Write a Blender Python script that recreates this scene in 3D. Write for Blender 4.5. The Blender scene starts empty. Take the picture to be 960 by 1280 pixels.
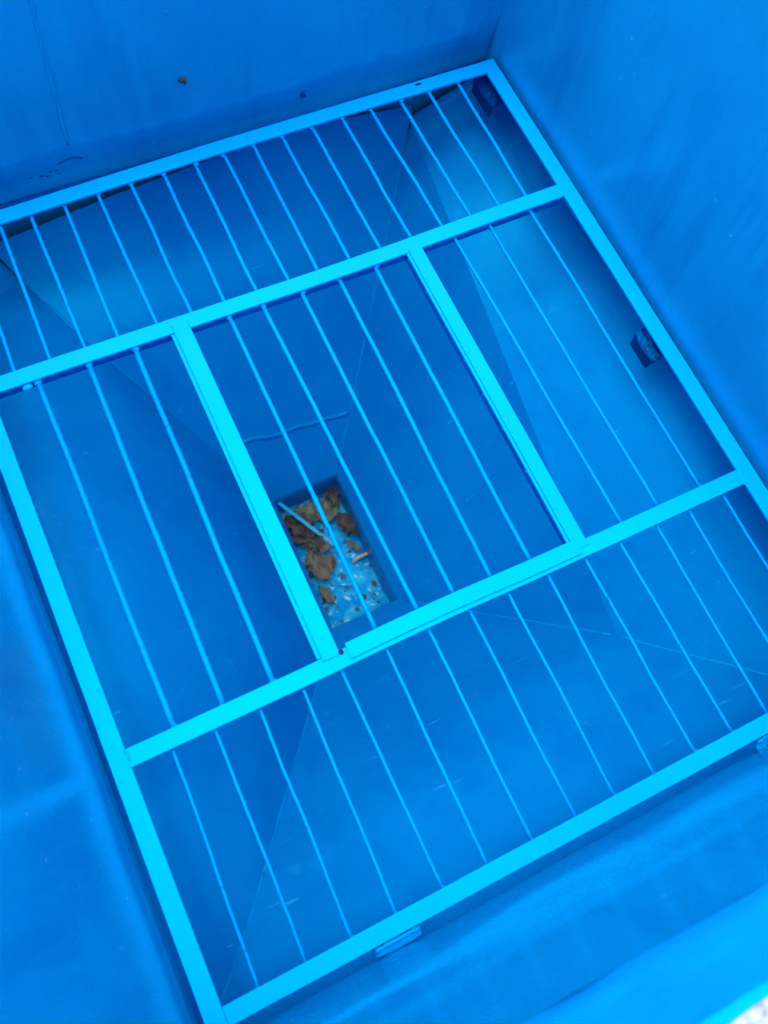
import bpy, bmesh, math, random
from mathutils import Vector, Matrix, noise
random.seed(7)
scn = bpy.context.scene
col = scn.collection

# ------------------------------------------------------------------ helpers
def link(name, me, mat, parent=None):
    o = bpy.data.objects.new(name, me)
    col.objects.link(o)
    if mat: me.materials.append(mat)
    if parent: o.parent = parent
    return o

def finish(name, bm, mat, parent=None, smooth=False, recalc=True):
    if recalc: bmesh.ops.recalc_face_normals(bm, faces=bm.faces[:])
    me = bpy.data.meshes.new(name)
    bm.to_mesh(me); bm.free()
    if smooth:
        for p in me.polygons: p.use_smooth = True
    return link(name, me, mat, parent)

def tag(o, label, cat, group=None):
    o['label'] = label; o['category'] = cat
    if group: o['group'] = group
    return o

def empty(name, loc=(0, 0, 0)):
    o = bpy.data.objects.new(name, None); col.objects.link(o); o.location = loc
    o.empty_display_size = .05
    return o

def add_box(bm, x0, x1, y0, y1, z0, z1, bevel=0.0):
    vs = [bm.verts.new(p) for p in ((x0,y0,z0),(x1,y0,z0),(x1,y1,z0),(x0,y1,z0),(x0,y0,z1),(x1,y0,z1),(x1,y1,z1),(x0,y1,z1))]
    fs = [bm.faces.new([vs[i] for i in q]) for q in ((3,2,1,0),(4,5,6,7),(0,1,5,4),(1,2,6,5),(2,3,7,6),(3,0,4,7))]
    if bevel:
        es = list({e for f in fs for e in f.edges})
        bmesh.ops.bevel(bm, geom=es, offset=bevel, segments=2, profile=.5, affect='EDGES')

def add_tube(bm, pts, rad, n=10, cap=True):
    rings = []
    for i, p in enumerate(pts):
        p = Vector(p)
        t = (Vector(pts[min(i+1, len(pts)-1)]) - Vector(pts[max(i-1, 0)])).normalized()
        up = Vector((0, 0, 1)) if abs(t.z) < .9 else Vector((1, 0, 0))
        a = t.cross(up).normalized(); b = a.cross(t)
        r = rad[i] if isinstance(rad, (list, tuple)) else rad
        rings.append([bm.verts.new(p + r*(math.cos(2*math.pi*k/n)*a + math.sin(2*math.pi*k/n)*b)) for k in range(n)])
    for q, w in zip(rings, rings[1:]):
        for k in range(n): bm.faces.new((q[k], q[(k+1) % n], w[(k+1) % n], w[k]))
    if cap:
        bm.faces.new(rings[0][::-1]); bm.faces.new(rings[-1])

def add_blob(bm, c, r, sq=(1, 1, 1), seed=0):
    m = Matrix.Translation(c) @ Matrix.Diagonal((sq[0], sq[1], sq[2], 1))
    g = bmesh.ops.create_icosphere(bm, subdivisions=2, radius=r, matrix=m)
    for v in g['verts']:
        v.co += (v.co - Vector(c)) * .35 * noise.noise((v.co + Vector((seed, 0, 0))) * 1.2/r)

# ------------------------------------------------------------------ materials
def new_mat(name):
    m = bpy.data.materials.new(name); m.use_nodes = True
    nt = m.node_tree; nt.nodes.clear()
    out = nt.nodes.new('ShaderNodeOutputMaterial')
    b = nt.nodes.new('ShaderNodeBsdfPrincipled')
    nt.links.new(b.outputs[0], out.inputs[0])
    return m, nt, b

def N(nt, t, **kw):
    n = nt.nodes.new(t)
    for k, v in kw.items():
        if k in n.inputs: n.inputs[k].default_value = v
        else: setattr(n, k, v)
    return n

def ramp(nt, src, p0, p1, c0=(0, 0, 0, 1), c1=(1, 1, 1, 1)):
    r = nt.nodes.new('ShaderNodeValToRGB')
    r.color_ramp.elements[0].position = p0; r.color_ramp.elements[0].color = c0
    r.color_ramp.elements[1].position = p1; r.color_ramp.elements[1].color = c1
    nt.links.new(src, r.inputs[0]); return r.outputs[0]

def mix(nt, fac, a, b):
    m = nt.nodes.new('ShaderNodeMix'); m.data_type = 'RGBA'
    for s, v in ((m.inputs[0], fac), (m.inputs[6], a), (m.inputs[7], b)):
        if hasattr(v, 'is_output'): nt.links.new(v, s)
        else: s.default_value = v
    return m.outputs[2]

def paint(name, base, rough, alt=None, bump=.25, chips=0., scratches=0., specks=0., spec=.5, tint=(0, .6, 1, 1), streak=None, rvar=.1, low=.5, metal=0., grime=0., chipcol=(.012, .02, .05, 1)):
    """gloss oil paint brushed over render or steel"""
    m, nt, b = new_mat(name)
    tc = N(nt, 'ShaderNodeTexCoord'); P = tc.outputs['Object']
    big = N(nt, 'ShaderNodeTexNoise', Scale=3.1, Detail=4., Roughness=.55); nt.links.new(P, big.inputs['Vector'])
    c = mix(nt, ramp(nt, big.outputs[0], .35, .68), base, alt or tuple(v*.86 for v in base[:3]) + (1,))
    if grime:
        mg = N(nt, 'ShaderNodeMapping'); mg.inputs['Scale'].default_value = (9, 9, 1.1); nt.links.new(P, mg.inputs['Vector'])
        gn = N(nt, 'ShaderNodeTexNoise', Scale=1.7, Detail=6., Roughness=.68); nt.links.new(mg.outputs[0], gn.inputs['Vector'])
        c = mix(nt, ramp(nt, gn.outputs[0], .50, .72, c1=(grime,)*3 + (1,)), c, (0, .10, .40, 1))
        gp = N(nt, 'ShaderNodeTexNoise', Scale=16., Detail=7., Roughness=.72); nt.links.new(P, gp.inputs['Vector'])
        c = mix(nt, ramp(nt, gp.outputs[0], .60, .72, c1=(grime*.6,)*3 + (1,)), c, (.02, .42, .74, 1))
    if scratches:
        mp = N(nt, 'ShaderNodeMapping'); mp.inputs['Scale'].default_value = (7, 60, 30); mp.inputs['Rotation'].default_value = (.3, .5, .7)
        nt.links.new(P, mp.inputs['Vector'])
        s = N(nt, 'ShaderNodeTexNoise', Scale=1.6, Detail=3.); nt.links.new(mp.outputs[0], s.inputs['Vector'])
        f = ramp(nt, s.outputs[0], .70, .78, c1=(scratches,)*3 + (1,))
        c = mix(nt, f, c, (.03, .42, .8, 1))
    if specks:
        v = N(nt, 'ShaderNodeTexVoronoi', Scale=34.); nt.links.new(P, v.inputs['Vector'])
        wn = N(nt, 'ShaderNodeTexNoise', Scale=5.); nt.links.new(P, wn.inputs['Vector'])
        f1 = ramp(nt, v.outputs['Distance'], .045, .075, (1, 1, 1, 1), (0, 0, 0, 1))
        f2 = ramp(nt, wn.outputs[0], .50, .58)
        mm = N(nt, 'ShaderNodeMath', operation='MULTIPLY'); nt.links.new(f1, mm.inputs[0]); nt.links.new(f2, mm.inputs[1])
        m2 = N(nt, 'ShaderNodeMath', operation='MULTIPLY'); nt.links.new(mm.outputs[0], m2.inputs[0]); m2.inputs[1].default_value = specks
        c = mix(nt, m2.outputs[0], c, (.12, .5, .85, 1))
    if chips:
        v = N(nt, 'ShaderNodeTexNoise', Scale=70., Detail=5., Roughness=.6); nt.links.new(P, v.inputs['Vector'])
        f = ramp(nt, v.outputs[0], .655, .69, c1=(chips,)*3 + (1,))
        c = mix(nt, f, c, chipcol)
    nt.links.new(c, b.inputs['Base Color'])
    r = N(nt, 'ShaderNodeTexNoise', Scale=9., Detail=3.); nt.links.new(P, r.inputs['Vector'])
    mr = N(nt, 'ShaderNodeMapRange'); mr.inputs[3].default_value = rough - rvar; mr.inputs[4].default_value = rough + rvar
    nt.links.new(r.outputs[0], mr.inputs[0]); nt.links.new(mr.outputs[0], b.inputs['Roughness'])
    b.inputs['Specular IOR Level'].default_value = spec
    b.inputs['Specular Tint'].default_value = tint
    b.inputs['Metallic'].default_value = metal
    # brush marks, orange peel, uneven render beneath
    n1 = N(nt, 'ShaderNodeTexNoise', Scale=150., Detail=2.); nt.links.new(P, n1.inputs['Vector'])
    mp = N(nt, 'ShaderNodeMapping'); mp.inputs['Scale'].default_value = streak or (1, 1, 1); nt.links.new(P, mp.inputs['Vector'])
    n2 = N(nt, 'ShaderNodeTexNoise', Scale=14., Detail=5., Roughness=.6); nt.links.new(mp.outputs[0], n2.inputs['Vector'])
    b1 = N(nt, 'ShaderNodeBump', Strength=bump, Distance=.0006); nt.links.new(n1.outputs[0], b1.inputs['Height'])
    b2 = N(nt, 'ShaderNodeBump', Strength=low, Distance=.006); nt.links.new(n2.outputs[0], b2.inputs['Height'])
    nt.links.new(b1.outputs[0], b2.inputs['Normal']); nt.links.new(b2.outputs[0], b.inputs['Normal'])
    return m

WALL = (.0, .335, .66, 1); WALL2 = (.0, .26, .58, 1)
HOP = (.0, .20, .51, 1); HOP2 = (.0, .155, .45, 1)  # shade of the deep hopper put into the colour, darker than the walls
M_wall = paint('blue wall paint', WALL, .26, WALL2, spec=.9, bump=.25, specks=.75, streak=(2.2, 2.2, .45), low=.22, grime=.38)
M_hop = paint('shaded blue hopper paint', HOP, .33, HOP2, bump=.15, scratches=.35, streak=(1, 1, .4), low=.22, grime=.30)
cb = next(n for n in M_wall.node_tree.nodes if n.type == 'BSDF_PRINCIPLED')
cb.inputs['Coat Weight'].default_value = .8; cb.inputs['Coat Roughness'].default_value = .19; cb.inputs['Coat IOR'].default_value = 1.75
M_matt = M_wall.copy(); M_matt.name = 'blue wall paint, weathered'
cb = next(n for n in M_matt.node_tree.nodes if n.type == 'BSDF_PRINCIPLED')
cb.inputs['Coat Weight'].default_value = .4; cb.inputs['Coat Roughness'].default_value = .36
M_seam = paint('blue seam paint', (.0, .225, .54, 1), .35, HOP, bump=.3)
M_lip = paint('thin pale lip paint', (.0, .38, .72, 1), .6, (.0, .24, .6, 1), bump=.8, low=.8)
M_rim = paint('blue rim paint', (.0, .235, .60, 1), .55, (.0, .125, .46, 1), bump=.6, low=.9)
M_grate = paint('lit blue grate paint', (.0, .39, .86, 1), .33, (.0, .355, .82, 1), bump=.2, low=.12, chips=.22, rvar=.06, metal=.0)  # stronger light on top faces put into the colour, lighter than the walls
M_rod = paint('lit blue rod paint', (.0, .30, .76, 1), .36, (.0, .24, .68, 1), bump=.2, low=.15, chips=.55, rvar=.06, metal=.0)  # brighter light from above put into the rod colour too
M_leg = paint('shaded blue leg paint', (.0, .13, .50, 1), .4, (.0, .09, .42, 1), bump=.3, chips=.2)  # shade under the flanges put into the leg colour
M_lug = paint('dark blue bracket paint', (.0, .055, .27, 1), .28, (.0, .015, .11, 1), bump=.4, chips=.4)

def pit_floor_mat():
    m, nt, b = new_mat('worn wet drain floor'); P = N(nt, 'ShaderNodeTexCoord').outputs['Object']
    n = N(nt, 'ShaderNodeTexNoise', Scale=22., Detail=6., Roughness=.7); nt.links.new(P, n.inputs['Vector'])
    c = mix(nt, ramp(nt, n.outputs[0], .42, .62), (.0, .17, .46, 1), (.02, .33, .52, 1))
    n2 = N(nt, 'ShaderNodeTexNoise', Scale=60., Detail=6., Roughness=.7); nt.links.new(P, n2.inputs['Vector'])
    c = mix(nt, ramp(nt, n2.outputs[0], .57, .66), c, (.26, .58, .64, 1))
    n3 = N(nt, 'ShaderNodeTexNoise', Scale=35., Detail=4.); nt.links.new(P, n3.inputs['Vector'])
    c = mix(nt, ramp(nt, n3.outputs[0], .63, .68), c, (.03, .05, .07, 1))
    nt.links.new(c, b.inputs['Base Color']); b.inputs['Roughness'].default_value = .3; b.inputs['Specular Tint'].default_value = (.0, .6, 1, 1)
    bp = N(nt, 'ShaderNodeBump', Strength=.6, Distance=.004); nt.links.new(n2.outputs[0], bp.inputs['Height']); nt.links.new(bp.outputs[0], b.inputs['Normal'])
    return m
M_floor = pit_floor_mat()

def cement_mat():
    m, nt, b = new_mat('raw cement'); P = N(nt, 'ShaderNodeTexCoord').outputs['Object']
    n = N(nt, 'ShaderNodeTexNoise', Scale=90., Detail=6., Roughness=.75); nt.links.new(P, n.inputs['Vector'])
    c = mix(nt, ramp(nt, n.outputs[0], .35, .6), (.13, .15, .15, 1), (.62, .70, .70, 1))
    nt.links.new(c, b.inputs['Base Color']); b.inputs['Roughness'].default_value = .9
    bp = N(nt, 'ShaderNodeBump', Strength=.8, Distance=.006); nt.links.new(n.outputs[0], bp.inputs['Height']); nt.links.new(bp.outputs[0], b.inputs['Normal'])
    return m
M_cement = cement_mat()

def organic(name, c0, c1, sc=40., rough=.75):
    m, nt, b = new_mat(name); P = N(nt, 'ShaderNodeTexCoord').outputs['Object']
    n = N(nt, 'ShaderNodeTexNoise', Scale=sc, Detail=5., Roughness=.65); nt.links.new(P, n.inputs['Vector'])
    nt.links.new(mix(nt, ramp(nt, n.outputs[0], .35, .65), c0, c1), b.inputs['Base Color']); b.inputs['Roughness'].default_value = rough
    bp = N(nt, 'ShaderNodeBump', Strength=.6, Distance=.002); nt.links.new(n.outputs[0], bp.inputs['Height']); nt.links.new(bp.outputs[0], b.inputs['Normal'])
    return m
M_tan = organic('dry tan leaf', (.125, .125, .095, 1), (.07, .072, .058, 1))
M_brown = organic('dry brown leaf', (.045, .050, .048, 1), (.02, .026, .032, 1))
M_dark = organic('rotten dark leaf', (.055, .05, .04, 1), (.015, .018, .022, 1))
M_olive = organic('olive leaf', (.10, .14, .085, 1), (.04, .065, .05, 1))
M_pale = organic('pale dry stem', (.33, .34, .30, 1), (.20, .21, .19, 1))
M_rust_gap = organic('rust and gap dark', (.012, .011, .014, 1), (.005, .006, .012, 1))
M_strip = paint('pale blue chipped strip', (.0, .22, .46, 1), .4, (.06, .38, .54, 1), chips=.8, low=.6, rvar=.05)
M_strip.node_tree.nodes['Principled BSDF'].inputs['Specular IOR Level'].default_value = .2

# ------------------------------------------------------------------ dimensions (metres; grate lies at z = 0)
XL, XR, YN, YB = -.012, 1.007, -.018, 1.203        # inner faces of the shaft
Z_NEAR, Z_TOP = .460, .512
ox0, ox1, oy0, oy1, oz = .396, .5535, .482, .801, -.65   # mouth of the drain pocket
FZ = -.735

# ------------------------------------------------------------------ shaft walls
def wall(name, f, lu, lv, nu, nv, thick, label, amp=.0035, mat=None):
    """uneven plastered slab: f(u, v, d) -> point, d = depth behind the face"""
    bm = bmesh.new()
    g = []
    for i in range(nu + 1):
        row = []
        for j in range(nv + 1):
            u = lu[0] + (lu[1]-lu[0])*i/nu; v = lv[0] + (lv[1]-lv[0])*j/nv
            p = f(u, v, 0)
            d = amp*noise.noise(p*2.3 + Vector((3, 1, 7))) + amp*.35*noise.noise(p*7.)
            row.append(bm.verts.new(f(u, v, d)))
        g.append(row)
    for i in range(nu):
        for j in range(nv): bm.faces.new((g[i][j], g[i+1][j], g[i+1][j+1], g[i][j+1]))
    # back, closed round the border
    border = [g[i][0] for i in range(nu+1)] + [g[nu][j] for j in range(1, nv+1)] + [g[i][nv] for i in range(nu-1, -1, -1)] + [g[0][j] for j in range(nv-1, 0, -1)]
    uv = [(lu[0]+(lu[1]-lu[0])*i/nu, lv[0]) for i in range(nu+1)] + [(lu[1], lv[0]+(lv[1]-lv[0])*j/nv) for j in range(1, nv+1)] \
        + [(lu[0]+(lu[1]-lu[0])*i/nu, lv[1]) for i in range(nu-1, -1, -1)] + [(lu[0], lv[0]+(lv[1]-lv[0])*j/nv) for j in range(nv-1, 0, -1)]
    bb = [bm.verts.new(f(u, v, thick)) for u, v in uv]
    n = len(bb)
    for k in range(n): bm.faces.new((border[k], border[(k+1) % n], bb[(k+1) % n], bb[k]))
    bm.faces.new(bb)
    o = finish(name, bm, mat or M_wall, None, smooth=False)
    for p in o.data.polygons[:nu*nv]: p.use_smooth = True
    return tag(o, label, 'wall')

T = .12
def undercut(z, rec=.034):      # recess shaped in below the grate to darken the gap
    t = min(1, max(0, (-.034 - z)/.03)); return rec*t*t*(3-2*t)
def foot(u, v):      # wall foot tipped back below an uneven edge, shaped in to read darker
    e = .058 + .012*noise.noise(Vector((u*6, 2, 0))) + .007*noise.noise(Vector((u*23, 5, 0))) - .02*max(0, .25-u)
    t = min(1, max(0, (e + .012 - v)/.085)); return .013*t*t*(3-2*t)
bw = wall('back_wall', lambda u, v, d: Vector((u, YB - .004 + d + .012*max(0, .40-u) + (foot(u, v)+undercut(v, .05) if d < .05 else 0), v)), (XL-T, XR+T), (-.30, .40), 110, 120, T,
     'tall blue painted wall along the far rail of the grate with dark scuffs near its foot', mat=M_matt)
# trowel seam and scuffs on the back wall
def on_back(name, pts, r, mat, sq=.3, n=8):
    bm = bmesh.new(); P = []
    for x, z in pts: P.append((x, YB-.004+.012*max(0, .40-x)+foot(x, z), z))
    add_tube(bm, P, [r*(.5+1.0*abs(noise.noise(Vector(p)*40))) for p in P], n)
    return finish(name, bm, mat, bw, True)
on_back('plaster_seam', [(.278+.004*noise.noise(Vector((k*.5, 0, 0)))-.018*k/30, .36-.30*k/30) for k in range(31)], .0035, M_wall)
on_back('scuff', [(.255+.02*math.cos(a), .012+.012*math.sin(a)) for a in (.2, .7, 1.2, 1.7, 2.2, 2.6)], .0012, M_lug)
for k, (x, z) in enumerate(((.222, .006), (.207, .001), (.215, -.004), (.190, .004), (.232, .004))):
    bm = bmesh.new(); add_blob(bm, (x, YB-.002+.012*(.40-x)+foot(x, z), z), .0032+.001*(k % 2), (1.2, .35, .9), k); finish('scuff', bm, M_lug, bw, True)
wall('right_wall', lambda u, v, d: Vector((XR + d + (undercut(v, .042) if d < .05 else 0), u, v)), (YN-.3, YB+.01), (-.30, .475), 80, 110, T,
     'glossy blue wall right of the grate, flecked with pale paint chips', mat=M_matt)
wall('left_wall', lambda u, v, d: Vector((XL - d - .18*max(0, v) - (undercut(v) if d < .05 else 0), u, v)), (YN-.3, YB+.01), (-.30, Z_TOP-.006), 80, 110, T,
     'shiny blue wall left of the grate that mirrors the crossbar')

# low near wall with chamfered rim and raw cement behind its painted lip
nw = empty('near_wall', (0, YN, -.2)); tag(nw, 'low blue wall at the bottom right with a sloping painted rim ending in raw cement', 'wall')
def strip_mesh(prof, x0, x1, n, amp, wob):
    bm = bmesh.new(); rows = []
    for i in range(n+1):
        x = x0 + (x1-x0)*i/n; r = []
        for k, (y, z) in enumerate(prof):
            a = amp*noise.noise(Vector((x*5, y*9, z*9))); w = wob[k]*noise.noise(Vector((x*14, k*5.1, 0)))
            r.append(bm.verts.new((x, y + a + w - YN, z + a*.6 + .2)))
        rows.append(r)
    for q, w in zip(rows, rows[1:]):
        for k in range(len(prof)-1): bm.faces.new((q[k], q[k+1], w[k+1], w[k]))
    return bm
vs = [-.30 + (Z_NEAR-.002+.30)*k/90 for k in range(91)]
prof = [(YN - undercut(z), z) for z in vs]
finish('wall_face', strip_mesh([(YN-.2, -.30)] + prof, XL-.06, XR-.004, 60, .003, [0]*92), M_wall, nw, True)
rim = [(YN, Z_NEAR-.002), (YN-.004, Z_NEAR+.006)] + [(YN-.004-.037*k/8, Z_NEAR+.006+.026*k/8) for k in range(1, 9)] + [(YN-.0425, Z_NEAR+.0335)]
finish('rim', strip_mesh(rim, XL-.06, XR-.004, 120, .003, [.002, .003] + [.0025]*8 + [.003]), M_rim, nw, True)
lip = [(YN-.041, Z_NEAR+.031), (YN-.043, Z_NEAR+.0355), (YN-.047, Z_NEAR+.036), (YN-.0525, Z_NEAR+.035)]
finish('painted_lip', strip_mesh(lip, XL-.06, XR-.004, 200, .003, [.002, .002, .003, .007]), M_lip, nw, True)
cem = [(YN-.044, Z_NEAR+.030), (YN-.0495, Z_NEAR+.0335), (YN-.085, Z_NEAR+.036), (YN-.12, Z_NEAR+.036), (YN-.20, Z_NEAR+.035), (YN-.2, -.30)]
finish('cement_top', strip_mesh(cem, XL-.06, XR-.004, 120, .003, [0]*6), M_cement, nw, True)

# ground slab round the shaft
bm = bmesh.new()
add_box(bm, -4, 5, -4, YN-.31, .05, .20); add_box(bm, -4, XL-T-.01, YN-.31, 5, .05, .20)
add_box(bm, XR+T+.01, 5, YN-.31, 5, .05, .20); add_box(bm, XL-T-.01, XR+T+.01, YB+T+.02, 5, .05, .20)
g = finish('ground', bm, M_cement); g['kind'] = 'structure'

# ------------------------------------------------------------------ hopper
hop = empty('hopper', ((ox0+ox1)/2, (oy0+oy1)/2, 0)); tag(hop, 'blue funnel with four sloping sides under the grate, draining to a small pocket', 'hopper')
HO = Vector(hop.location)
def resample(poly, n):
    poly = [Vector(p) for p in poly]; L = [0]
    for a, b in zip(poly, poly[1:]): L.append(L[-1] + (b-a).length)
    out = []
    for i in range(n+1):
        s = L[-1]*i/n
        for k in range(len(poly)-1):
            if s <= L[k+1] + 1e-9:
                t = (s-L[k])/(L[k+1]-L[k]); out.append(poly[k].lerp(poly[k+1], t)); break
    return out
def cove(t, h=.012, w=.16):      # the render runs up the wall in a rounded fillet
    return h*(1-t/w)**2 if t < w else 0
TS = [(.16*j/14 if j < 14 else .16+.84*(j-14)/26) for j in range(41)]
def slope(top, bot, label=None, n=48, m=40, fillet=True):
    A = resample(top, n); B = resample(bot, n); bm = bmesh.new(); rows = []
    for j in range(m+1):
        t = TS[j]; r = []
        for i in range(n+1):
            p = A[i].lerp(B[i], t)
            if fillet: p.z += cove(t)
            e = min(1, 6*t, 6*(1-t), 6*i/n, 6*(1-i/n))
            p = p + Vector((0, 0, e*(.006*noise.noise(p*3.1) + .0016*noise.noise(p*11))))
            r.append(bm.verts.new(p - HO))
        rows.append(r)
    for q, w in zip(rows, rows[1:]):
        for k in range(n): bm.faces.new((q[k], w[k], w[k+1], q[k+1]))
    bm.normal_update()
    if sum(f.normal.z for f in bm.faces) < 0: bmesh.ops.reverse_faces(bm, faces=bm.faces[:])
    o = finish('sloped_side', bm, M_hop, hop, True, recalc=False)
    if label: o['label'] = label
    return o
eb = .02
S_bl = (.082, 1.24, -.186); S_br = (.887, 1.24, -.166)
C_br = (1.05, 1.24, -.098); C_nr = (1.05, -.062, -.108); C_nl = (-.062, -.062, -.085); C_bl = (-.062, 1.24, -.17)
O_bl, O_br, O_nr, O_nl = (ox0, oy1, oz), (ox1, oy1, oz), (ox1, oy0, oz), (ox0, oy0, oz)
K_nl = (.111, .126, -.215); K_bl = (.178, 1.045, -.24)     # knee of the left side
def back_side():
    top = resample([S_bl, (.308, 1.24, -.157), (.536, 1.24, -.141), (.724, 1.24, -.141), S_br], 48)
    bot = resample([O_bl, O_br], 48); bm = bmesh.new(); rows = []
    Lp = resample([S_bl, K_bl, O_bl], 400)
    for j in range(41):
        t = TS[j]; r = []; Lj = Lp[int(round(t*400))]
        for i in range(49):
            u = i/48; p = top[i].lerp(bot[i], t)
            p += (Lj-top[0].lerp(bot[0], t))*(1-u)**2 + Vector((0, 0, cove(t, .040, .16)))      # follow the bent left crease
            e = min(1, 6*t, 6*(1-t), 6*u, 6*(1-u))
            p = p + Vector((0, 0, e*(.006*noise.noise(p*3.1) + .0016*noise.noise(p*11))))
            r.append(bm.verts.new(p - HO))
        rows.append(r)
    for q, w in zip(rows, rows[1:]):
        for k in range(48): bm.faces.new((q[k], w[k], w[k+1], q[k+1]))
    bm.normal_update()
    if sum(f.normal.z for f in bm.faces) < 0: bmesh.ops.reverse_faces(bm, faces=bm.faces[:])
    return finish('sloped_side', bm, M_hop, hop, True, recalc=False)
bs = back_side()
K_r = (.807, .208, -.308)                      # where the ridge of the right side meets the near crease
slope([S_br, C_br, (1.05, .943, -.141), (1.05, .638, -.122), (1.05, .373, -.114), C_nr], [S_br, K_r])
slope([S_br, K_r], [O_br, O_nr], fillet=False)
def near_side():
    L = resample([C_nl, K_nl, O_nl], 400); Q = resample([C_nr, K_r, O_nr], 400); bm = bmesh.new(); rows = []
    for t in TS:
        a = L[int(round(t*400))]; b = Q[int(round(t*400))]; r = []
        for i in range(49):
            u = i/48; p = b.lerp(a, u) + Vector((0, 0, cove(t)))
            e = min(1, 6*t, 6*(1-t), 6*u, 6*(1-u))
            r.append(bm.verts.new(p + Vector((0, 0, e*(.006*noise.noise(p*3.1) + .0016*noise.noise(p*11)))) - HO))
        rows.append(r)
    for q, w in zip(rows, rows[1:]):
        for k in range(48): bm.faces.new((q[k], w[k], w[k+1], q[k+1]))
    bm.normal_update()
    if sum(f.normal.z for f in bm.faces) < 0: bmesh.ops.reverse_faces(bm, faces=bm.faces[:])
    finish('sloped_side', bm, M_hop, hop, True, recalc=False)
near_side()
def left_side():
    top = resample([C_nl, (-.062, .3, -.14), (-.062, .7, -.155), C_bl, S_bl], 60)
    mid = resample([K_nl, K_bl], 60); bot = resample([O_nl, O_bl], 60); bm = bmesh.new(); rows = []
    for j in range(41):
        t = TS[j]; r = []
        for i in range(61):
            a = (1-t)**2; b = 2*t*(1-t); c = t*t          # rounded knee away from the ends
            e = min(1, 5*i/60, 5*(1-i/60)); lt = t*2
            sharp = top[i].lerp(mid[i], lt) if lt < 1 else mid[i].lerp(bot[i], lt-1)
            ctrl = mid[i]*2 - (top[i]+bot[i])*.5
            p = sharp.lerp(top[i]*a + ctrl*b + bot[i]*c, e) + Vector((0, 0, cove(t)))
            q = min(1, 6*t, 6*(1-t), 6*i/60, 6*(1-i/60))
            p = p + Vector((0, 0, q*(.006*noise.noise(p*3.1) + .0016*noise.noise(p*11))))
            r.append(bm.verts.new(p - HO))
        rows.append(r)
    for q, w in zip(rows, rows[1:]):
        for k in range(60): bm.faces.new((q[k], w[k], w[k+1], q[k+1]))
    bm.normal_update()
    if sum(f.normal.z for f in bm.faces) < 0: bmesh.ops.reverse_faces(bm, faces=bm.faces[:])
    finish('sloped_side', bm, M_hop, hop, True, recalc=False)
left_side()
# drain pocket: side walls and worn floor
bm = bmesh.new()
def pocket_ring(e, z): return [Vector((ox0+e, oy0+e, z))-HO, Vector((ox1-e, oy0+e, z))-HO, Vector((ox1-e, oy1-e, z))-HO, Vector((ox0+e, oy1-e, z))-HO]
R4 = [[bm.verts.new(p) for p in pocket_ring(e, z)] for e, z in ((-.004, oz-.0005), (.001, oz-.003), (.004, oz-.012), (.006, FZ-.01))]
for q, w in zip(R4, R4[1:]):
    for k in range(4): bm.faces.new((q[k], w[k], w[(k+1) % 4], q[(k+1) % 4]))
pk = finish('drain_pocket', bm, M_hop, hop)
bm = bmesh.new(); n = 30; rows = []
for i in range(n+1):
    r = []
    for j in range(n+1):
        x = ox0+.004+(ox1-ox0-.008)*i/n; y = oy0+.004+(oy1-oy0-.008)*j/n
        r.append(bm.verts.new(Vector((x, y, FZ+.004*noise.noise(Vector((x*18, y*18, 2))))) - HO))
    rows.append(r)
for q, w in zip(rows, rows[1:]):
    for k in range(n): bm.faces.new((q[k], w[k], w[k+1], q[k+1]))
finish('drain_floor', bm, M_floor, pk, True)
# paint ridges along the creases and a trowel seam across the back slope
def seam(a, b, r, lift=.0, n=24, t0=0., t1=1.):
    bm = bmesh.new(); a = Vector(a); b = Vector(b); pts = []; rr = []
    for i in range(n+1):
        t = t0+(t1-t0)*i/n; p = a.lerp(b, t) + Vector((0, 0, lift)) - HO
        p += Vector((noise.noise(p*9)*.003, noise.noise(p*9+Vector((5, 0, 0)))*.003, 0))
        pts.append(p); rr.append(r*(.7+.6*abs(noise.noise(p*25))))
    add_tube(bm, pts, rr, 8); finish('seam', bm, M_seam, hop, True)
seam(S_br, O_br, .0035, -.0015, t0=.02, t1=.97)
seam(S_bl, K_bl, .0035, -.0015, t0=.02)
seam(K_bl, O_bl, .0035, -.0015, t1=.97)
seam(K_r, O_nr, .004, -.0015, t0=.02, t1=.96)
seam(C_nr, K_r, .004, -.0015, t0=.1, t1=1)
seam(C_nl, K_nl, .003, -.0015, t0=.1)
seam(K_nl, O_nl, .003, -.0015, t1=.96)
from mathutils.bvhtree import BVHTree
bvh = BVHTree.FromPolygons([v.co + HO for v in bs.data.vertices], [tuple(p.vertices) for p in bs.data.polygons])
bm = bmesh.new(); pts = []
for i in range(41):
    t = i/40; x = .368+.255*t; y = .893-.005*t + .004*noise.noise(Vector((t*5, 1, 0)))
    h = bvh.ray_cast(Vector((x, y, 0)), Vector((0, 0, -1)))[0]
    if h: pts.append(h - HO + Vector((0, 0, -.0022)))
add_tube(bm, pts, [.0052+.0012*noise.noise(Vector((i*.4, 0, 2))) for i in range(len(pts))], 10); finish('seam', bm, M_hop, hop, True)

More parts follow.
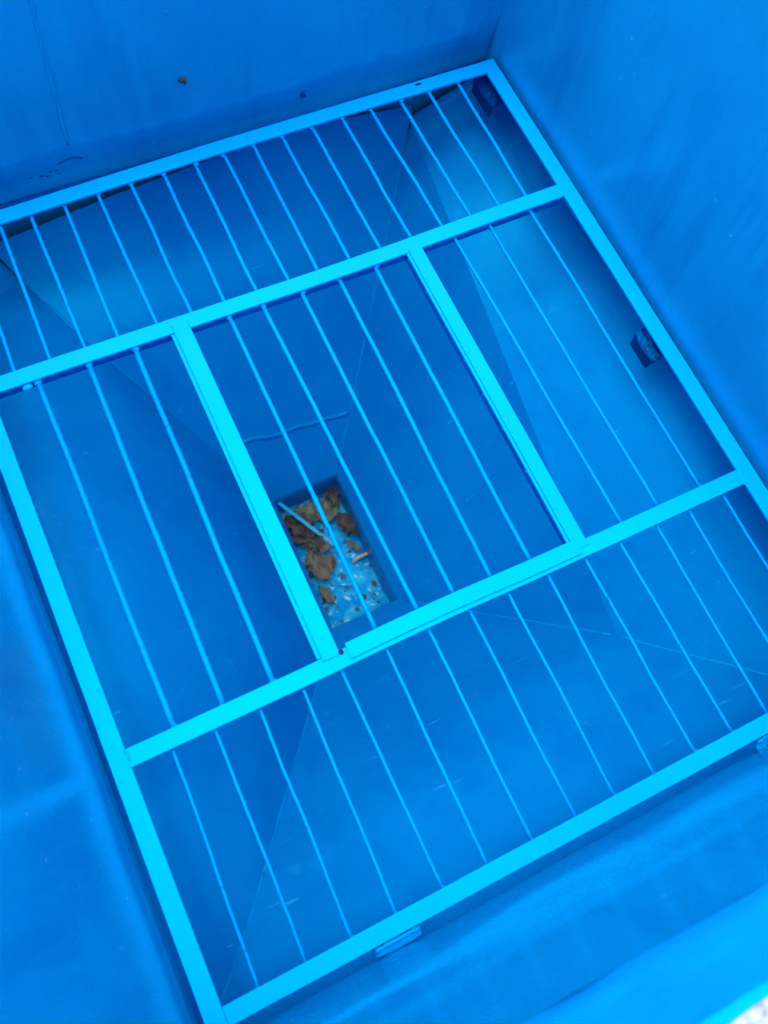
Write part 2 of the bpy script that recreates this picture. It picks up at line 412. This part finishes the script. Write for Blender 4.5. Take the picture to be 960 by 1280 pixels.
# ------------------------------------------------------------------ grate
gr = empty('floor_grate', (.5, .59, -.016)); tag(gr, 'light blue welded steel grate of thin rods in a flat frame across the shaft', 'grate')
GO = Vector(gr.location)
def gbox(name, x0, x1, y0, y1, z0, z1, bev=.0012, mat=None, label=None, bow=None):
    bm = bmesh.new(); add_box(bm, x0-GO.x, x1-GO.x, y0-GO.y, y1-GO.y, z0-GO.z, z1-GO.z, bev)
    o = finish(name, bm, mat or M_grate, gr)
    if label: o['label'] = label
    return o
def gbar(name, a, b, w, z0, z1, axis, bow=lambda t: 0, n=24, parent=None):
    """flat bar along x or y that follows a slight bow; a..b along the axis, w = (lo, hi) across"""
    bm = bmesh.new(); c = .0012
    prof = [(w[0], z0), (w[1], z0), (w[1], z1-c), (w[1]-c*.3, z1-c*.3), (w[1]-c, z1), (w[0]+c, z1), (w[0]+c*.3, z1-c*.3), (w[0], z1-c)]
    rings = []
    for i in range(n+1):
        s = a+(b-a)*i/n; o = bow(s) + .0004*noise.noise(Vector((s*9, w[0]*7, 0)))
        rings.append([bm.verts.new((s-GO.x, q+o-GO.y, z-GO.z) if axis == 'x' else (q+o-GO.x, s-GO.y, z-GO.z)) for q, z in prof])
    for q, r in zip(rings, rings[1:]):
        for k in range(8): bm.faces.new((q[k], q[(k+1) % 8], r[(k+1) % 8], r[k]))
    bm.faces.new(rings[0][::-1]); bm.faces.new(rings[-1])
    return finish(name, bm, M_grate, parent or gr)
D = -.0045
topbow = lambda x: .0032*math.sin(math.pi*min(1, max(0, x)))*1.0 - .0035*max(0, 1-x*2.2)
Abow = lambda x: .0042*math.exp(-((x-.04)/.2)**2) - .0036*math.exp(-((x-.6)/.2)**2)
Bbow = lambda x: -.0026 + .0058*math.exp(-((x-.45)/.13)**2)
gbar('frame_rail', 0, 1.1791, (0, .0244), D, 0, 'y')
gbar('frame_rail', 0, 1.1791, (.9743, 1.0), D, 0, 'y')
gbar('frame_rail', .0240, .9747, (1.1542, 1.1788), D, .0004, 'x', topbow)
gbar('frame_rail', .0248, .9739, (0, .0231), D, -.0006, 'x')
gbar('crossbar', .0240, .9747, (.8747, .8998), D, .0008, 'x', Abow)
gbar('crossbar', .0225, .9735, (.3196, .3441), D, .0012, 'x', lambda x: Bbow(x)*.6 if x < .33 or x > .7 else Bbow(x)*.35)
gbar('hatch_bar', .3445, .8745, (.2888, .3172), D, -.0012, 'y')
gbar('hatch_bar', .3445, .8745, (.6791, .7059), D, -.0002, 'y')
# upright legs of the angle irons, set back under the flanges, their shade put into a darker colour
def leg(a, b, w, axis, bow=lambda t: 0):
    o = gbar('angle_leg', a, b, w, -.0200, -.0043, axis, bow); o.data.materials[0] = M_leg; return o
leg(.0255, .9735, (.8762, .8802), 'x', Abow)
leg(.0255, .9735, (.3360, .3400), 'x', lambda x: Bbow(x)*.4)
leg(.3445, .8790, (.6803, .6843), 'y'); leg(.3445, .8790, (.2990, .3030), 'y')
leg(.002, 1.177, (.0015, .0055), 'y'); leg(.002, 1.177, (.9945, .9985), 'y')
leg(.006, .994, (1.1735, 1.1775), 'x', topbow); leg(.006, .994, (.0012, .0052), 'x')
# cover flats laid over the hatch frame, leaving a stepped edge
gbar('cover_flat', .3385, .888, (.2945, .3195), .0006, .0040, 'y')
gbar('cover_flat', .3305, .690, (.3245, .3475), .0018, .0050, 'x', lambda x: .0028*math.exp(-((x-.45)/.13)**2))
gbar('cover_flat', .3330, .874, (.6835, .7062), .0006, .0030, 'y')

def rod(x0, y0, x1, y1, r, z=-.008):
    bm = bmesh.new(); pts = []; n = 26; s = random.random()*50; L = math.hypot(x1-x0, y1-y0)
    for i in range(n+1):
        t = i/n; w = .0022*math.sin(math.pi*t)*noise.noise(Vector((s, t*2.2, 0))) + .0005*noise.noise(Vector((s, t*14, 3)))
        pts.append((x0+(x1-x0)*t+w-GO.x, y0+(y1-y0)*t-GO.y, z+.0006*noise.noise(Vector((s, t*5, 9)))-GO.z))
    add_tube(bm, pts, [r*(1+.06*noise.noise(Vector((s, i*.9, 1)))) for i in range(n+1)], 12)
    o = finish('rod', bm, M_rod, gr, True)
    for (x, y, sg) in ((x0, y0, 1), (x1, y1, -1)):
        bw = bmesh.new(); k = random.random()
        add_blob(bw, (x-GO.x + (k-.5)*.004, y + sg*.0012-GO.y, z-GO.z+.001), r*(1.05+.45*k), (1.1, 1.0, .8), s+x)
        w_ = finish('weld', bw, M_rod, o, True)
        w_.matrix_parent_inverse.identity()
    return o
top_T = [.066, .120, .168, .221, .275, .329, .384, .437, .487, .539, .590, .644, .699, .752, .808, .862, .920]
top_A = [.063, .115, .167, .217, .277, .331, .384, .436, .489, .538, .593, .647, .702, .759, .812, .866, .917]
for a, b in zip(top_T, top_A): rod(a, 1.156, b, .898, .0030)
for a, b in zip((.088, .163, .233), (.088, .155, .225)): rod(a, .8755, b, .3430, .0041)
for a, b in zip((.381, .435, .499, .563, .625), (.378, .442, .498, .557, .620)): rod(a, .872, b, .345, .0034)
for a, b in zip((.768, .833, .910), (.771, .835, .911)): rod(a, .8755, b, .3430, .0029)
bot_B = [.077, .134, .196, .257, .313, .380, .444, .508, .569, .633, .695, .754, .818, .875, .937]
bot_N = [.069, .130, .190, .250, .315, .378, .444, .509, .569, .631, .697, .758, .817, .874, .935]
for a, b in zip(bot_B, bot_N): rod(a, .3195, b, .0225, .0024)
# tack welds along the hatch bar and at frame joints, rust pit, dark gap blob
def bead(x, y, z, r, sq=(1, 1, .6), mat=None, name='weld_bead'):
    bm = bmesh.new(); add_blob(bm, (x-GO.x, y-GO.y, z-GO.z), r, sq, x*31+y*17); finish(name, bm, mat or M_grate, gr, True)
for y in (.865, .800, .735, .670, .607, .545, .470, .405): bead(.6815, y, -.009, .0027, (.8, 1.3, .9))
bead(.0245, .338, .0008, .003); bead(.0255, .330, .0015, .0026, (.6, 2.2, .5)); bead(.0246, .8765, -.002, .003); bead(.9742, .318, -.001, .003)
bead(.3215, .3400, .0042, .0034, (1.1, .9, .35), M_rust_gap, 'rust_gap_spot')  # dark blob put in for the shaded gap at the hatch corner
bead(.8485, 1.1728, .0008, .0050, (1.3, .45, .12), M_rust_gap, 'rust_gap_spot')
bead(.0720, .8735, -.004, .005, (1.5, 1, .8))

# ------------------------------------------------------------------ support brackets
def bracket(loc, sx, sy, side, label, mat=M_lug):
    """stub of angle iron, flame cut and painted over: sloping flat leg, upright leg, lumpy weld along the wall side"""
    o = empty('support_bracket', loc); tag(o, label, 'bracket', 'grate support brackets')
    sd = loc[0]*13 + loc[1]*7
    P = (lambda a, c, z: (a*sx, c*sy, z)) if side == 'x' else (lambda a, c, z: (c*sx, a*sy, z))
    bm = bmesh.new(); n, m = 14, 8; top = []; bot = []
    for i in range(n+1):
        c = i/n-.5; rt = []; rb = []
        for j in range(m+1):
            a = j/m-.5
            cc = c
            if i in (0, 1): cc += .05*noise.noise(Vector((a*9, sd, 0))) + (.03 if j % 2 else -.03)*(1-i)
            aa = a + (.10*abs(c)**2*4 if j == 0 else 0)
            z = -.012*(.5-a)**1.4 + .0016*noise.noise(Vector((a*5, c*7, sd)))
            rt.append(bm.verts.new(P(aa, cc, z))); rb.append(bm.verts.new(P(aa, cc, z-.007)))
        top.append(rt); bot.append(rb)
    for g in (top, bot):
        for q, w in zip(g, g[1:]):
            for j in range(m): bm.faces.new((q[j], q[j+1], w[j+1], w[j]))
    ring = [(i, 0) for i in range(n)] + [(n, j) for j in range(m)] + [(i, m) for i in range(n, 0, -1)] + [(0, j) for j in range(m, 0, -1)]
    for k in range(len(ring)):
        (i, j), (x, y) = ring[k], ring[(k+1) % len(ring)]
        bm.faces.new((top[i][j], top[x][y], bot[x][y], bot[i][j]))
    finish('flat_leg', bm, mat, o)
    bm = bmesh.new(); t = .006
    if side == 'x': add_box(bm, -sx*.42, -sx*.42+t, -sy*.44, sy*.46, -.040, -.012, .0015)
    else: add_box(bm, -sx*.46, sx*.46, -sy*.42, -sy*.42+t, -.040, -.012, .0015)
    finish('upright_leg', bm, mat, o)
    bm = bmesh.new(); pts = [P(.16+.05*noise.noise(Vector((k*.6, sd, 1))), k/16-.5, .001+.0012*noise.noise(Vector((k*.9, sd, 5)))) for k in range(17)]
    add_tube(bm, pts, [.0030+.0022*noise.noise(Vector((k*1.1, sd, 9))) for k in range(17)], 8)
    finish('weld', bm, mat, o, True)
    return o
bracket((.981, 1.146, -.022), .030, .072, 'x', 'dark worn bracket under the far right corner of the grate', M_lug)
bracket((.984, .588, -.022), .030, .056, 'x', 'dark ragged bracket halfway along the right wall, left edge showing past the rail', M_lug)
bracket((.240, -.008, -.014), .060, .019, 'y', 'flat scuffed bracket under the near rail at the bottom centre', M_grate)
bracket((.795, -.008, -.014), .018, .020, 'y', 'small bracket end poking out under the right end of the near rail', M_grate)

# ------------------------------------------------------------------ debris in the drain pocket
def leaf(name, x, y, z, L, W, ang, curl, mat, label, seed, ragged=.25, tilt=(0, 0), stem=True):
    o = empty(name, (x, y, z)); o.rotation_euler = (tilt[0], tilt[1], ang)
    tag(o, label, 'leaf', 'dry leaves in the drain')
    bm = bmesh.new(); n, m = 18, 9; g = []
    for i in range(n+1):
        t = i/n; r = []
        wd = W*.5*(math.sin(math.pi*t**.8)**.75 if 0 < t < 1 else 0.02)
        for j in range(m):
            s = j/(m-1)*2-1
            rg = 1+ragged*noise.noise(Vector((t*7+seed, s*2, seed)))*2*abs(s)
            px = (t-.5)*L*(1+.1*noise.noise(Vector((s*2, seed, t*3)))); py = s*wd*rg
            pz = curl*(s*s)*wd*2 + .22*W*noise.noise(Vector((t*4+seed, s*1.5, 2))) + curl*.5*L*(t-.5)**2
            r.append(bm.verts.new((px, py, pz)))
        g.append(r)
    for q, w in zip(g, g[1:]):
        for j in range(m-1): bm.faces.new((q[j], w[j], w[j+1], q[j+1]))
    b = finish('blade', bm, mat, o, True)
    so = b.modifiers.new('thick', 'SOLIDIFY'); so.thickness = .0009
    bm = bmesh.new(); add_tube(bm, [(-L*.5-(.02 if stem else .004), .002, .002), (-L*.5, 0, .003), (0, 0, .002), (L*.45, 0, .003)], [.0011, .0011, .0009, .0004], 6)
    finish('stem', bm, mat, o, True)
    return o
fz = FZ
leaf('dry_leaf', .428, .735, fz+.014, .085, .060, 1.9, .35, M_dark, 'large rotten dark leaf beside the left edge of the drain under the strip', 1.3, .45)
leaf('dry_leaf', .447, .706, fz+.016, .070, .045, 1.3, .4, M_brown, 'crumpled dark brown leaf below the strip, next to the largest dark leaf', 4.1, .5)
leaf('dry_leaf', .436, .640, fz+.014, .080, .056, 1.75, .4, M_tan, 'big tan leaf by the left edge of the drain', 7.7, .4)
leaf('dry_leaf', .462, .634, fz+.012, .046, .030, 1.1, .3, M_olive, 'small olive leaf touching the right side of the big tan leaf', 2.2, .5)
leaf('dry_leaf', .425, .572, fz+.012, .050, .022, 1.9, .3, M_olive, 'narrow olive brown leaf nearest the front end of the drain', 9.4, .3)
leaf('dry_leaf', .470, .760, fz+.013, .075, .036, -.55, .3, M_olive, 'long yellowish leaf just above the pale strip', 3.6, .5)
leaf('dry_leaf', .508, .752, fz+.013, .070, .046, .95, .3, M_olive, 'olive leaf at the far end of the drain behind a rod', 5.9, .5)
leaf('dry_leaf', .535, .775, fz+.014, .060, .034, 1.3, .4, M_brown, 'brown leaf in the far right corner of the drain', 6.6, .5)
leaf('dry_leaf', .537, .700, fz+.014, .075, .046, 2.05, .4, M_dark, 'dark leaf against the right side of the drain', 8.8, .35)
leaf('dry_leaf', .527, .650, fz+.012, .036, .017, 2.1, .3, M_olive, 'tiny yellow leaf above the pale stick', 10.9, .4)
leaf('dry_leaf', .455, .680, fz+.013, .050, .026, 2.4, .5, M_tan, 'small pinkish tan scrap of leaf between the dark and tan leaves', 12.5, .6)
# strip of pale blue wood leaning across, little pale stick
bm = bmesh.new(); a = Vector((.393, .822, -.668)); b = Vector((.487, .668, FZ+.018)); c0 = (a+b)/2
d = (b-a).normalized(); s = d.cross(Vector((0, 0, 1))).normalized(); u = s.cross(d)
rings = []
for i in range(21):
    p = a.lerp(b, i/20) - c0; w = .0040*(1+.25*noise.noise(Vector((i*.7, 0, 4)))); h = .0022
    rings.append([bm.verts.new(p + x*s*w + z*u*h) for x, z in ((-1, -1), (1, -1), (1, 1), (-1, 1))])
for q, w in zip(rings, rings[1:]):
    for k in range(4): bm.faces.new((q[k], q[(k+1) % 4], w[(k+1) % 4], w[k]))
bm.faces.new(rings[0][::-1]); bm.faces.new(rings[-1])
st = finish('broken_strip', bm, M_strip); st.location = c0; tag(st, 'pale blue broken strip leaning across the left corner of the drain', 'strip')
bm = bmesh.new(); add_tube(bm, [(-.027, -.003, 0), (-.01, .001, .002), (.01, .001, .002), (.027, .006, 0)], [.0035, .0048, .0045, .003], 8)
sk = finish('stick', bm, M_pale, None, True); sk.location = (.536, .618, fz+.013); tag(sk, 'short pale cream stick lying on the right side of the drain floor', 'stick')
# dark crumbs scattered over the drain floor
bm = bmesh.new(); rnd = random.Random(3)
for k in range(45):
    x = ox0+.012+(ox1-ox0-.024)*rnd.random(); y = oy0+.02+(oy1-oy0-.03)*(1-rnd.random()**1.5)
    r = .0012+.0028*rnd.random()**2
    add_blob(bm, (x, y, fz+.004), r, (1+rnd.random(), 1+rnd.random(), .5), k)
cr = finish('leaf_crumbs', bm, M_dark); cr['kind'] = 'stuff'; tag(cr, 'dark crumbs of rotten leaves and grit strewn over the drain floor', 'debris')
# twigs
for k, (pts, lab) in enumerate((
    ([(.445, .690, .02), (.458, .655, .022), (.463, .618, .014)], 'thin dark twig crossing the tan leaf'),
    ([(.430, .760, .02), (.445, .735, .026), (.452, .700, .018)], 'thin dark curved twig over the largest dark leaf'),
    ([(.458, .580, .010), (.478, .566, .012), (.500, .566, .009)], 'thin dark twig lying alone on the front half of the drain floor'))):
    bm = bmesh.new(); o0 = Vector((pts[1][0], pts[1][1], fz)); add_tube(bm, [Vector((x, y, fz+z))-o0 for x, y, z in pts], [.0012, .0016, .001], 6)
    t = finish('twig', bm, M_dark, None, True); t.location = o0; tag(t, lab, 'twig', 'twigs in the drain')

# small marks stuck on the back wall
bm = bmesh.new()
add_blob(bm, (0, 0, 0), .0060, (.9, .5, .7), 1); add_blob(bm, (.004, -.001, -.004), .004, (.7, .5, 1), 4); add_blob(bm, (-.004, -.001, .004), .003, (1.2, .4, .5), 9)
o = finish('grit_lump', bm, M_brown, None, True); o.location = (.447, YB-.009, .125); tag(o, 'tiny brown lump of grit stuck on the back wall', 'grit')
bm = bmesh.new(); add_blob(bm, (0, 0, 0), .0055, (1, .35, 1), 3)
o = finish('paint_pit', bm, M_lug, None, True); o.location = (.647, YB+.0010, .017); tag(o, 'small round dark pit low on the back wall above the middle of the far rail', 'mark')

# ------------------------------------------------------------------ camera (solved from the grate)
R = ((.8986185579957504, -.42949338037654927, .08955514188678829), (-.3809574162075804, -.8651041431529765, -.32629169241033085), (.21761464624901153, .2590950746584703, -.9410173261027868))
cd = bpy.data.cameras.new('camera'); cam = bpy.data.objects.new('camera', cd); col.objects.link(cam)
m = Matrix.Identity(4)
for i in range(3):
    m[i][0] = R[0][i]; m[i][1] = -R[1][i]; m[i][2] = -R[2][i]
m[0][3], m[1][3], m[2][3] = .19626140293008806, .1820005722138157, 1.138145513745366
cam.matrix_world = m
cd.sensor_fit = 'VERTICAL'; cd.sensor_height = 24; cd.lens = 24*1069.97/1280; cd.clip_start = .01; cd.clip_end = 500
scn.camera = cam
cd.dof.use_dof = True; cd.dof.focus_distance = 1.3; cd.dof.aperture_fstop = 2.8

# ------------------------------------------------------------------ light: bright veiled sky, soft high sun from the left
EL, AZ = math.radians(82), math.radians(318)      # azimuth clockwise from +y
w = bpy.data.worlds.new('World'); scn.world = w; w.use_nodes = True
nt = w.node_tree; nt.nodes.clear()
sky = nt.nodes.new('ShaderNodeTexSky'); sky.sky_type = 'NISHITA'; sky.sun_disc = False
sky.sun_elevation = EL; sky.sun_rotation = AZ; sky.air_density = 1.; sky.dust_density = 3.
bg = nt.nodes.new('ShaderNodeBackground'); bg.inputs[1].default_value = .15
out = nt.nodes.new('ShaderNodeOutputWorld'); nt.links.new(sky.outputs[0], bg.inputs[0]); nt.links.new(bg.outputs[0], out.inputs[0])
sd = bpy.data.lights.new('sun', 'SUN'); sd.energy = .5; sd.angle = math.radians(75); sd.color = (1, .97, .92)
so = bpy.data.objects.new('sun', sd); col.objects.link(so)
dirv = Vector((math.sin(AZ)*math.cos(EL), math.cos(AZ)*math.cos(EL), math.sin(EL)))
so.rotation_euler = dirv.to_track_quat('Z', 'Y').to_euler()
so.location = (.5, -2, 4)
scn.view_settings.view_transform = 'Standard'; scn.view_settings.look = 'None'; scn.view_settings.gamma = 1
scn.view_settings.exposure = 1.4
scn.cycles.max_bounces = 8
